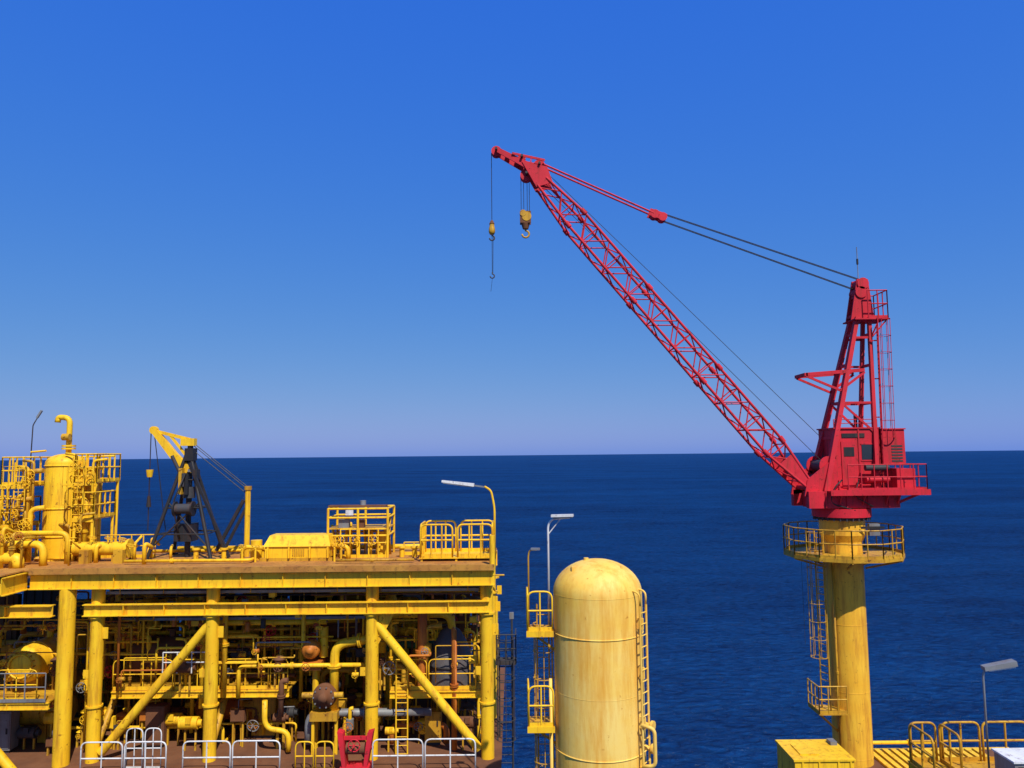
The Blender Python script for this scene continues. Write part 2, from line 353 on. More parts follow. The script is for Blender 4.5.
    for x,z in ((6.6,10.9),(6.95,10.76)): c.cyl('floating_block_sheave',RED,(x,33.77,z),(x,34.23,z),.2,n=18)
    for y in (33.94,34.06):
        c.cyl('luffing_rope',BLK,(7.0,y,10.95),(15.8,y,7.8),.02,n=5); c.cyl('luffing_rope',BLK,(7.0,y,10.6),(15.7,y,7.28),.02,n=5)
    for y,z1,x0,z0 in ((33.9,-.4,.9,12.9),(34.1,.75,1.3,13.4)):
        c.cyl('hoist_rope',DGREY,(x0,y,z0),(13.7,y,z1),.014,n=5)
    def rope(p,q,r=.017): c.cyl('hook_rope',BLK,p,q,r,n=5)
    rope((-.85,34,13.9),(-.85,34,10.75)); 
    c.cyl('whip_ball',BROWN,(-.85,34,10.72),(-.85,34,10.55),.05,.13,n=12)
    c.rev('whip_ball',YEL2,(-.85,34,10.2),(0,0,1),[(0,-.17),(.10,-.14),(.14,-.06),(.15,.02),(.14,.15),(.11,.25),(.11,.36)],16)
    rope((-.85,34,10.05),(-.85,34,8.25),.012); rope((-.80,34,10.05),(-.82,34,8.25),.012)
    def hook(x,z,k,m):
        pts=[V((x,34,z))]+[V((x+math.sin(a)*.16*k,34,z-.3*k+math.cos(a)*.16*k)) for a in [i*math.pi/8 for i in range(0,13)]]
        c.sweep('hook',m,pts,.045*k,8)
    hook(-.85,8.3,.6,DGREY); hook(-.85,10.1,.7,DGREY); rope((-.85,34,8.0),(-.92,34,7.4),.008)
    for x in (.5,.62,.78,.88): rope((x,34,12.7),(x,34,11.0),.014)
    c.box('hook_block',BROWN,(.44,33.82,10.55),(.94,33.86,11.1)); c.box('hook_block',BROWN,(.44,34.14,10.55),(.94,34.18,11.1))
    c.cyl('hook_block_sheave',YEL2,(.74,33.80,10.85),(.74,34.2,10.85),.22,n=18); c.cyl('hook_block_sheave',YEL2,(.58,33.79,11.0),(.58,34.13,11.0),.15,n=14)
    c.cyl('hook_block',BROWN,(.69,34,10.55),(.69,34,10.3),.2,.13,n=12); hook(.69,10.36,1.0,YEL2)
    # pedestal ladder + lower rest platform
    c.ladder(YEL2,(13.25,33.5,-10.9),(13.25,33.5,-3.4),(-.9,-.5,0),w=.45,cr=.33,r=.026)
    c.box('rest_platform',YEL2,(12.7,32.9,-10.96),(13.95,34.1,-10.9))
    c.rail(YEL2,[(13.9,32.92,-10.9),(12.72,32.92,-10.9),(12.72,34.1,-10.9)],h=1.1,r=.028,sp=.4)
    for x in (12.8,13.6): c.beam('rest_bracket',YEL2,(13.8,33.7,-11.9),(x,33.0,-10.98),.07,.07)
    c.pipe('cable_conduit',YEL2,[(13.76,33.45,-14),(13.76,33.45,-4.4)],.045)
    c.cyl('antenna_wire',BLK,(12.6,33.9,-4.4),(12.62,33.9,-8.3),.008,n=4)
    c.done()
crane()

# ------------------------------------------------------------------ pressure vessel tank
def vessel():
    t=B('pressure_vessel',(2.38,22,-12)); X,Y,R=2.36,22,1.25
    prof=[(R,-2),(R,8.12)]+[(R*math.cos(a),8.12+.92*math.sin(a)) for a in [i*math.pi/2/12 for i in range(1,13)]]
    t.rev('shell',PALE,(X,Y,-12),(0,0,1),prof,64)
    for z in (-8.05,-4.95): t.torus('stiffener_ring',PALE,(X,Y,z),(0,0,1),R+.002,.02,64,6)
    for z in (-3.88,-6.5,-9.8): t.torus('weld_seam',PALE,(X,Y,z),(0,0,1),R-.003,.008,64,5)
    t.cyl('lifting_lug',PALE,(X-.3,Y,-3.08),(X-.3,Y,-2.93),.07,n=10)
    for x in (-.75,.62): t.box('lifting_lug',PALE,(X+x,Y-.5,-3.35),(X+x+.05,Y-.25,-3.12))
    t.box('nameplate',GREY,(X-.5,Y-R-.02,-9.2),(X-.2,Y-R+.06,-9.0))
    a=V((X+1.14,Y-.85,-13)); b=V((X+1.14,Y-.85,-4.1))
    t.ladder(PALE,a,b,(.8,-.6,0),w=.36,cage=False,r=.024)
    for k in (-1,1):
        q=b+V((-.108*k,-.144*k,0)) ; t.pipe('ladder_hoop',PALE,[q,q+V((0,0,.35)),q+V((-.3,.22,.4)),q+V((-.36,.27,.1))],.026,bend=.15,fl=False)
    for z in [-12.4+i*1.3 for i in range(7)]:
        t.beam('ladder_bracket',PALE,(X+.92,Y-.7,z),(X+1.14,Y-.85,z),.05,.3)
    t.pipe('instrument_pipe',PALE,[(X+1.0,Y-1.0,-7.2),(X+1.32,Y-1.15,-7.25),(X+1.32,Y-1.15,-8.2),(X+1.0,Y-1.0,-8.25)],.05,fl=False,bend=.15)
    for z in (-7.3,-7.9): 
        t.cyl('nozzle',PALE,(X+R*.85,Y-.6,z),(X+R+.1,Y-.75,z),.07,n=10); t.cyl('nozzle_flange',PALE,(X+R+.06,Y-.73,z),(X+R+.12,Y-.77,z),.13,n=12)
    t.pipe('side_pipe',PALE,[(X-R-.12,Y-.2,-13),(X-R-.12,Y-.2,-6.2)],.045,fl=True)
    for zf in (-4.86,-7.4):
        t.box('access_platform',YEL2,(.35,21.5,zf-.05),(1.08,22.4,zf)); t.box('access_platform_edge',YEL,(.33,21.47,zf-.14),(1.08,21.498,zf+.02))
        t.loop(YEL,(1.05,21.52,zf),(.37,21.52,zf),h=1.08,r=.026); t.loop(YEL,(.37,21.56,zf),(.37,22.38,zf),h=1.08,r=.026)
        t.beam('platform_bracket',YEL2,(1.12,22,zf-.6),(.4,21.9,zf-.06),.05,.06)
    t.ladder(YEL2,(.82,22.5,-13),(.82,22.5,-4.3),(0,-1,0),w=.34,cage=True,cr=.28,r=.018)
    t.done()
    l=B('street_lamp',(1.0,22.3,-4.86))
    l.pipe('pole',WHT,[(1.0,22.3,-4.86),(1.0,22.3,-2.05),(1.1,22.25,-1.86),(1.62,22.1,-1.8)],.03,bend=.15,fl=False)
    l.beam('lamp_arm_brace',WHT,(1.0,22.3,-2.3),(1.35,22.2,-1.86),.02,.03)
    l.beam('lamp_head',WHT,(1.1,22.2,-1.76),(1.72,22.05,-1.74),.16,.07); l.beam('lamp_lens',GREY,(1.15,22.2,-1.81),(1.7,22.05,-1.79),.12,.03)
    l.done()
    l=B('street_lamp',(.42,22.3,-4.86))
    l.pipe('pole',YEL2,[(.42,22.3,-4.86),(.42,22.3,-2.9),(.46,22.3,-2.74),(.66,22.2,-2.72)],.022,bend=.1,fl=False)
    l.beam('lamp_head',GREY,(.5,22.25,-2.7),(.75,22.2,-2.7),.12,.06); l.done()
vessel()

# ------------------------------------------------------------------ process module (steel structure)
TD=-3.95; LD=-10.8
def module():
    m=B('offshore_platform_module',(-9,28,LD))
    m.box('top_deck_plate',RUST,(-17.6,27.8,TD-.05),(-.72,33,TD))
    m.box('top_deck_plate',RUST,(-26,26.6,TD-.05),(-17.6,33,TD))
    m.ibeam('deck_edge_beam',YEL,(-17.45,27.95,TD-.44),(-.7,27.95,TD-.44),.54,.22)
    m.box('deck_kerb',RUST,(-17.4,27.74,TD-.16),(-.7,27.79,TD+.05))
    m.ibeam('deck_edge_beam',YEL,(-26,26.75,TD-.4),(-17.6,26.75,TD-.4),.62,.3)
    m.ibeam('deck_edge_beam',YEL,(-17.6,26.6,TD-.4),(-17.6,28,TD-.4),.62,.25)
    m.beam('deck_edge_beam',YEL,(-.85,28.1,TD-.4),(-.85,33,TD-.4),.2,.62)
    m.ibeam('deck_edge_beam',YEL,(-26,32.9,TD-.4),(-.7,32.9,TD-.4),.62,.3)
    x=-25
    while x<-1.5:
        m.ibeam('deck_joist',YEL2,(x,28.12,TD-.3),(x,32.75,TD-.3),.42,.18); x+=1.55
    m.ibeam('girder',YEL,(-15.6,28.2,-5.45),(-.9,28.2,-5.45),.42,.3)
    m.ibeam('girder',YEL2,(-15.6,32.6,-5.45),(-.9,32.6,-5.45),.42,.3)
    m.ibeam('girder',YEL,(-26,27.3,-5.3),(-16.2,27.3,-5.3),.4,.3)
    for x in (-15.2,-11.0,-5.18,-1.0):
        for y in (28.4,32.6,36.5):
            m.cyl('column',YEL,(x,y,LD-1),(x,y,-4.65 if y<33 else -6.6),.235,n=22)
            m.cyl('column_collar',YEL,(x,y,-5.75),(x,y,-5.68),.31,n=22); m.cyl('column_collar',YEL,(x,y,-8.9),(x,y,-8.84),.29,n=22)
            m.box('column_clip',YEL,(x+.2,y-.06,-6.5),(x+.42,y-.03,-6.1)); m.box('column_clip',YEL,(x-.42,y-.06,-7.9),(x-.2,y-.03,-7.6))
    m.cyl('column',YEL,(-16.15,28.1,LD-1),(-16.15,28.1,-4.65),.28,n=22)
    m.cyl('column',YEL,(-20.6,27.6,LD-1),(-20.6,27.6,-4.65),.3,n=22)
    m.box('column_stub',YEL,(-1.17,28.2,-4.62),(-.83,28.6,-3.96)) 
    m.cyl('corner_post',YEL,(-.78,28.0,-4.3),(-.78,28.0,-2.9),.1,n=12)
    m.cyl('diagonal_brace',YEL,(-5.1,28.4,-6.0),(-1.3,28.4,-10.5),.16,n=16)
    m.cyl('diagonal_brace',YEL,(-11.1,28.4,-6.0),(-14.9,28.4,-10.5),.16,n=16)
    m.cyl('diagonal_brace',YEL,(-20.4,27.8,-7.9),(-17.0,27.8,-11.6),.16,n=16)
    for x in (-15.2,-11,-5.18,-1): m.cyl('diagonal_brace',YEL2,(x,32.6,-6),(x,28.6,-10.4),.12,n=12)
    m.hexa('gusset',YEL,[V(q) for q in ((-5.0,28.37,-6.9),(-4.35,28.37,-5.67),(-4.35,28.43,-5.67),(-5.0,28.43,-6.9),(-4.92,28.37,-5.67),(-4.4,28.37,-5.67),(-4.4,28.43,-5.67),(-4.92,28.43,-5.67))])
    for x0,x1,y0,y1 in ((-15.0,-8.4,29.2,33.5),(-4.6,-1.2,28.9,33.5),(-24,-16.6,28,33)):
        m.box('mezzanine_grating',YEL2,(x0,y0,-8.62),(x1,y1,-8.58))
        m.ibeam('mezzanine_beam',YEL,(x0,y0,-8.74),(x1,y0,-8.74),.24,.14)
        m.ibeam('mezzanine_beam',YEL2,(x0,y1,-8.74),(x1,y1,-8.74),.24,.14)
        xx=x0+.6
        while xx<x1: m.beam('mezzanine_joist',YEL2,(xx,y0+.1,-8.7),(xx,y1-.1,-8.7),.06,.12); xx+=1.1
        xx=x0
        while xx<x1-.5: 
            e=min(x1,xx+random.uniform(1.2,2.4)); m.loop(YEL,(xx,y0+.05,-8.58),(e-.08,y0+.05,-8.58),h=1.08,r=.022,part='mezzanine_handrail'); xx=e
    m.rail(WHT,[(-13.0,28.9,-7.9),(-11.4,28.9,-7.9)],h=.75,sp=.5,r=.024,kick=False,part='white_guard')
    m.rail(GREY,[(-24,27.9,-8.58),(-16.7,27.9,-8.58)],h=1.0,sp=.7,r=.022,part='grey_handrail')
    for y,z,x0,x1 in ((29.4,-6.05,-14.8,-5.6),(30.6,-5.9,-10.5,-1.4),(28.75,-4.95,-15,-1.3)):
        m.beam('cable_tray',GREY,(x0,y,z),(x1,y,z),.35,.015); 
        for s_ in (-1,1): m.beam('cable_tray',GREY,(x0,y+s_*.18,z+.04),(x1,y+s_*.18,z+.04),.012,.1)
        for i in range(5): m.cyl('cable',BLK,(x0,y-.14+i*.07,z+.04),(x1,y-.14+i*.07,z+.04),.022,n=5)
        x=x0+.5
        while x<x1: m.cyl('tray_hanger',YEL2,(x,y-.2,z),(x,y-.2,-4.4),.02,n=5); x+=1.6
    m.box('lower_deck_plate',BROWN,(-28,26.9,LD-.06),(-.5,40,LD)); m.ibeam('lower_deck_beam',YEL,(-28,26.9,LD-.36),(-.5,26.9,LD-.36),.58,.25)
    m.done()
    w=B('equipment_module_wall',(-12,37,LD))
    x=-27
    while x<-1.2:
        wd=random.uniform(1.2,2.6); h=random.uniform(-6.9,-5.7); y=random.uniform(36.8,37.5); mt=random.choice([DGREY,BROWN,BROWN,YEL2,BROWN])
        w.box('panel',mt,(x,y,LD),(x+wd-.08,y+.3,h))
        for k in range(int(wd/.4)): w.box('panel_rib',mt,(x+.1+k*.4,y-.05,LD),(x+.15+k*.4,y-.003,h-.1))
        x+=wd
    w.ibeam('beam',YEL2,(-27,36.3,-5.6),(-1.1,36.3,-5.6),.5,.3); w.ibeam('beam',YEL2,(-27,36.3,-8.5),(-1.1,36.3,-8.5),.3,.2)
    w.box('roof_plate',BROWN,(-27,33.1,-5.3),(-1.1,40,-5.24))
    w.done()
    def hr(x0,x1,y,mt,st,h=1.12,r=.027):
        q=B('handrail',((x0+x1)/2,y,LD)); x=x0
        while x<x1-.3:
            e=min(x1,x+st); q.loop(mt,(x,y,LD),(e-.08,y,LD),h=h,r=r); x=e
        q.done()
    hr(-14.9,-11.9,27.1,WHT,1.5); hr(-13.6,-12.3,27.6,WHT,.65,h=1.4,r=.022); hr(-11.4,-8.0,27.1,WHT,1.7); hr(-4.9,-1.3,27.1,WHT,1.8); hr(-7.6,-6.2,27.3,YEL,.7,h=1.0)
    r=B('handrail',(-2.2,29,TD))
    r.box('landing',YEL,(-3.55,29.0,TD+.1),(-.75,30.8,TD+.16)); 
    for x in (-3.5,-2.2,-.85): r.box('landing_leg',YEL,(x,29.05,TD),(x+.08,29.13,TD+.1))
    for a,b in (((-3.5,29.02),(-2.3,29.02)),((-3.5,30.7),(-2.3,30.7)),((-3.5,29.1),(-3.5,30.6)),((-2.1,29.02),(-.8,29.02)),((-2.1,30.7),(-.8,30.7)),((-.8,29.1),(-.8,30.6))):
        r.loop(YEL,(*a,TD+.16),(*b,TD+.16),h=1.2,r=.036,posts=2)
    r.done()
    l=B('street_lamp',(-.72,30,TD))
    l.pipe('pole',YEL,[(-.72,29.6,TD),(-.72,29.6,-2.0),(-.85,29.6,-1.35),(-1.1,29.6,-1.2)],.04,bend=.25,fl=False)
    l.beam('lamp_arm',GREY,(-1.1,29.6,-1.22),(-2.0,29.6,-1.08),.05,.06)
    l.beam('lamp_head',WHT,(-1.5,29.6,-1.14),(-2.75,29.6,-.98),.26,.12,.2,.08); l.beam('lamp_lens',GREY,(-1.55,29.6,-1.215),(-2.7,29.6,-1.05),.2,.03)
    l.done()
module()

# ------------------------------------------------------------------ process piping and equipment inside module
def piping():
    p=B('process_piping',(-9,31,LD))
    cols=[YEL]*9+[YEL2]*6+[GREY,BROWN,BROWN,ORG,ORG]
    for i in range(80):
        z=random.choice([random.uniform(-6.6,-5.75),random.uniform(-10.5,-6.6),random.uniform(-10.5,-6.6)]); y=random.uniform(28.9,35.5); x0=random.uniform(-21,-4); x1=min(-1.4,x0+random.uniform(.8,6)); r=random.choice([.03,.04,.05,.06,.08,.11,.15])
        zd=max(LD,z-random.uniform(.6,4)); mt=random.choice(cols)
        pts=[(x0,y,zd),(x0,y,z),(x1,y,z)]
        if random.random()<.6: pts.append((x1,y,max(LD,z-random.uniform(.5,4))))
        if random.random()<.3: pts.append((x1,y+1.2,pts[-1][2]))
        p.pipe('pipe_run',mt,pts,r)
        if random.random()<.5: p.wheel(random.choice([YEL,ORG,GREY,RED]),((x0+x1)/2,y-.25,z),(0,1,.2),random.uniform(.12,.22))
    for i in range(110):
        x=random.uniform(-21,-1.4); y=random.uniform(28.8,35); z0=random.uniform(LD,-8.0); z1=min(-5.3,z0+random.uniform(.8,5)); r=random.choice([.025,.03,.04,.05,.07,.1])
        p.pipe('riser',random.choice(cols),[(x,y,z0),(x,y,z1),(x+random.uniform(-.8,.8),y,z1+.02)],r)
        if random.random()<.45:
            zz=(z0+z1)/2; p.cyl('valve_body',random.choice(cols),(x,y,zz-.18),(x,y,zz+.18),r*2.1,n=12); p.wheel(random.choice([YEL,ORG,RED,GREY]),(x,y-.35,zz),(0,1,0),random.uniform(.12,.24))
    # dense band of small bore lines and valves hung just under the girder
    for i in range(80):
        x=random.uniform(-20.5,-1.8); y=random.uniform(28.7,30.6); z=random.uniform(-7.8,-5.75); L_=random.uniform(.4,2.2); x1=min(-1.4,x+L_)
        p.pipe('small_bore_line',random.choice(cols),[(x,y,z-random.uniform(.3,1.4)),(x,y,z),(x1,y,z),(x1,y,z+random.uniform(-.8,.6))],random.choice([.02,.025,.03,.045]),fl=False)
        if i%2==0:
            p.cyl('valve_body',random.choice(cols),(x-.12,y,z-.3),(x+.12,y,z-.3),.07,n=10); p.wheel(random.choice([YEL,ORG,RED,YEL2]),(x,y-.18,z-.3),(0,1,0),.1)
    for i in range(30):
        y=random.uniform(28.6,32.3); z=random.uniform(-5.2,-4.75); x0=random.uniform(-15,-6); p.cyl('conduit',random.choice([YEL,YEL2,GREY,BROWN,BLK]),(x0,y,z),(x0+random.uniform(3,9) if x0<-9 else -1.2,y,z+random.uniform(-.02,.02)),random.uniform(.015,.05),n=7)
    for i in range(100):
        x=random.uniform(-15,-1.3); y=random.uniform(28.7,31); z=random.uniform(-6.3,-4.75); s=random.uniform(.05,.17)
        k=random.random(); mt=random.choice([YEL,YEL,YEL2,GREY,BROWN,BLK,ORG])
        if k<.5: p.box('fittings',mt,(x-s,y-s,z-s*.7),(x+s,y+s,z+s*.7))
        else: p.cyl('fittings',mt,(x,y,z-s),(x,y,z+s),s*.6,n=10)
    for i in range(165):
        x=random.uniform(-21,-1.5); y=random.uniform(28.9,34.5); base=random.choice([LD,LD,-8.58]); s=random.uniform(.1,.3); mt=random.choice([YEL,YEL,YEL2,BROWN,ORG,ORG,DGREY,YEL,BROWN]); hh=random.uniform(.3,1.1)
        for dx in (-s*.7,s*.7): p.box('equipment_legs',YEL2,(x+dx-.03,y-.03,base),(x+dx+.03,y+.03,base+hh))
        if i%3==0:
            p.cyl('motor',mt,(x-s*1.4,y,base+hh+s*.8),(x+s*1.0,y,base+hh+s*.8),s*.8,n=14); p.cyl('motor',mt,(x+s*1.0,y,base+hh+s*.8),(x+s*1.5,y,base+hh+s*.8),s*.45,n=10); p.box('motor_box',mt,(x-s*.4,y-s*.9,base+hh+s*.9),(x+s*.3,y-s*.3,base+hh+s*1.7))
        elif i%3==1:
            p.rev('filter_pot',mt,(x,y,base+hh),(0,0,1),[(0,0),(s*.7,.03),(s*.8,s*.5),(s*.8,s*2),(s*1.05,s*2),(s*1.05,s*2.2),(s*.5,s*2.5),(0,s*2.6)],14); p.wheel(mt,(x,y-s,base+hh+s),(0,1,0),s*.7)
        else:
            p.box('instrument_box',mt,(x-s,y-s*.4,base+hh),(x+s,y+s*.4,base+hh+s*1.6)); p.box('instrument_door',mt,(x-s*.85,y-s*.4-.02,base+hh+.03),(x+s*.85,y-s*.4-.003,base+hh+s*1.5))
            p.pipe('instrument_tube',random.choice([BLK,YEL2,GREY]),[(x,y,base+hh+s*1.6),(x,y,base+hh+s*3),(x+.5,y,base+hh+s*3.1)],.02,fl=False)
    p.pipe('large_bent_pipe',YEL,[(-6.7,29.1,-9.3),(-6.7,29.1,-6.95),(-5.2,29.1,-6.75),(-4.7,30.5,-6.75)],.17,bend=.5)
    p.pipe('large_bent_pipe',YEL,[(-9.2,28.9,-8.9),(-9.2,28.9,-9.9),(-8.3,28.9,-10.0),(-8.3,28.9,-10.7)],.1,bend=.4)
    p.pipe('green_header',GRN,[(-6.0,31,-7.4),(-3.0,31,-7.4),(-3.0,31,-9)],.2)
    p.done()
    def hv(name,mat,p0,ax,L,R):
        h=B(name,p0); prof=[(0,-R*.5)]+[(R*math.sin(a),-R*.5*math.cos(a)) for a in [i*math.pi/16 for i in range(1,9)]]+[(R,L)]+[(R*math.cos(a),L+R*.5*math.sin(a)) for a in [i*math.pi/16 for i in range(1,9)]]
        h.rev('shell',mat,p0,ax,prof,32); d=V(ax)
        for f in (.2,.8):
            c=V(p0)+d*L*f; h.torus('band',mat,c,ax,R+.01,.03,32,5)
            h.box('saddle',YEL2,(c.x-.25,c.y-.25,c.z-R-.6),(c.x+.25,c.y+.25,c.z-R*.8))
        c=V(p0)+d*L*.5; h.cyl('nozzle',mat,c,c+V((0,0,R+.3)),.12,n=12); h.cyl('nozzle_flange',mat,c+V((0,0,R+.24)),c+V((0,0,R+.3)),.2,n=14)
        return h
    hv('horizontal_vessel',BROWN,(-14.7,30.8,-7.7),(1,0,0),2.4,.72).done()
    h=hv('horizontal_vessel',YEL,(-18.15,29.0,-7.55),(0,1,0),3,.66); h.torus('manway',YEL,(-18.15,28.68,-7.55),(0,1,0),.42,.04,24,6)
    for i in range(16):
        a=i*math.tau/16; h.cyl('bolts',YEL2,(-18.15+.5*math.cos(a),28.65,-7.55+.5*math.sin(a)),(-18.15+.5*math.cos(a),28.9,-7.55+.5*math.sin(a)),.03,n=6)
    h.done()
    hv('horizontal_vessel',YEL2,(-20.8,30.5,-9.6),(1,0,0),3.4,.6).done()
    hv('horizontal_vessel',ORG,(-12.5,31.5,-9.9),(1,0,0),2.6,.5).done()
    hv('horizontal_vessel',BROWN,(-9.6,33.5,-7.2),(1,0,0),4,.55).done()
    t=B('covered_machine',(-2.6,31,-8.58)); t.rev('tarpaulin',TARP,(-2.45,30.0,-8.58),(0,0,1),[(.85,0),(.88,.5),(.8,1.0),(.62,1.5),(.36,1.9),(.12,2.05),(0,2.1)],18); t.torus('lashing',BLK,(-2.45,30.0,-7.9),(0,0,1),.89,.03,24,5); t.done()
    t=B('orange_column',(-3.25,29.6,-8.58)); t.cyl('shaft',ORG,(-3.45,29.2,-8.58),(-3.45,29.2,-5.7),.18,n=14); t.cyl('flange',ORG,(-3.45,29.2,-7.3),(-3.45,29.2,-7.2),.28,n=14); t.done()
    t=B('pump',(-7.6,29.8,LD)); t.rev('casing',ORG,(-7.6,29.2,-7.15),(0,-1,0),[(0,-.3),(.26,-.25),(.34,-.1),(.34,.1),(.26,.2),(.13,.22),(.13,.34),(0,.34)],18)
    t.cyl('motor',YEL,(-7.2,29.5,-7.5),(-7.2,29.5,-6.4),.16,n=14); t.box('base',ORG,(-7.9,29.1,-7.9),(-7.2,29.8,-7.6)); t.cyl('discharge',YEL,(-7.9,29.2,-7.1),(-7.9,29.2,-5.8),.08,n=10); t.cyl('leg',YEL,(-7.5,29.5,LD),(-7.5,29.5,-7.9),.12,n=10); t.done()
    t=B('centrifugal_pump',(-6.9,28.6,LD)); t.rev('volute',BROWN,(-7.0,28.8,-8.75),(0,-1,0),[(0,-.5),(.3,-.5),(.44,-.2),(.44,-.05),(.32,0),(.32,.06),(.40,.06),(.40,.12),(.16,.14),(.16,.3),(0,.3)],24)
    for i in range(10):
        a=i*math.tau/10; t.cyl('bolts',GREY,(-7.0+.36*math.cos(a),28.64,-8.75+.36*math.sin(a)),(-7.0+.36*math.cos(a),28.72,-8.75+.36*math.sin(a)),.03,n=6)
    t.cyl('motor',DGREY,(-7.0,29.3,-8.75),(-7.0,30.4,-8.75),.3,n=18); t.box('skid',YEL2,(-7.5,28.7,-9.6),(-6.5,30.4,-9.3))
    for x in (-7.45,-6.6):
        for y in (28.8,30.3): t.box('skid_leg',YEL,(x,y,LD),(x+.1,y+.1,-9.6))
    t.cyl('suction',YEL2,(-7.8,28.8,-8.7),(-6.3,28.8,-8.7),.11,n=12); t.done()
    t=B('red_deck_winch',(-5.5,27,LD))
    t.box('base',RED,(-6.0,26.95,LD),(-5.0,27.6,LD+.25))
    for s in (-1,1):
        t.hexa('cheek',RED,[V((-5.5+s*q[0],q[1],q[2])) for q in ((.3,26.98,LD+.25),(.42,26.98,LD+.25),(.42,27.5,LD+.25),(.3,27.5,LD+.25),(.42,27.05,LD+1.35),(.62,27.05,LD+1.4),(.62,27.4,LD+1.4),(.42,27.4,LD+1.35))])
    t.cyl('drum',BROWN,(-5.82,27.25,LD+.8),(-5.18,27.25,LD+.8),.2,n=16); t.cyl('shaft',RED,(-6.1,27.25,LD+.8),(-4.9,27.25,LD+.8),.06,n=8); t.beam('crossbar',RED,(-5.95,27.2,LD+1.15),(-5.05,27.2,LD+1.15),.08,.12); t.wheel(RED,(-5.5,26.9,LD+1.0),(0,1,0),.2); t.done()
    t=B('ladder',(-4.1,28.9,LD)); t.ladder(YEL,(-4.15,28.8,LD),(-4.15,28.8,-7.5),(0,-1,0),cage=False); t.done()
    t=B('ladder',(-.2,33,LD)); t.ladder(DGREY,(-.35,30.5,-13),(-.35,30.5,-6.8),(0,-1,0),w=.5,cage=True)
    t.box('landing',DGREY,(-.75,30.3,-8.1),(.05,31.3,-8.05)); t.rail(DGREY,[(-.7,30.3,-8.05),(.05,30.3,-8.05),(.05,31.3,-8.05)],sp=.4); t.cyl('post',DGREY,(-.1,30.8,-14),(-.1,30.8,-6.4),.04,n=8); t.box('instrument_head',GREY,(-.19,30.75,-6.45),(-.02,30.85,-6.2)); t.done()
    for x,y,w_,h_,mt in ((-13.9,29.6,.7,1.5,BROWN),(-10.2,30.5,.9,1.7,YEL2),(-3.4,29.6,.6,1.2,YEL2),(-19.5,29.2,.8,1.5,GREY)):
        t=B('control_cabinet',(x,y,LD)); t.box('body',mt,(x,y,LD+.1),(x+w_,y+.5,LD+h_)); t.box('plinth',DGREY,(x+.05,y+.05,LD),(x+w_-.05,y+.45,LD+.1)); t.box('door',mt,(x+.04,y-.02,LD+.16),(x+w_-.04,y-.003,LD+h_-.06)); t.box('handle',BLK,(x+w_-.15,y-.05,LD+.7),(x+w_-.1,y-.022,LD+.9)); t.done()
piping()

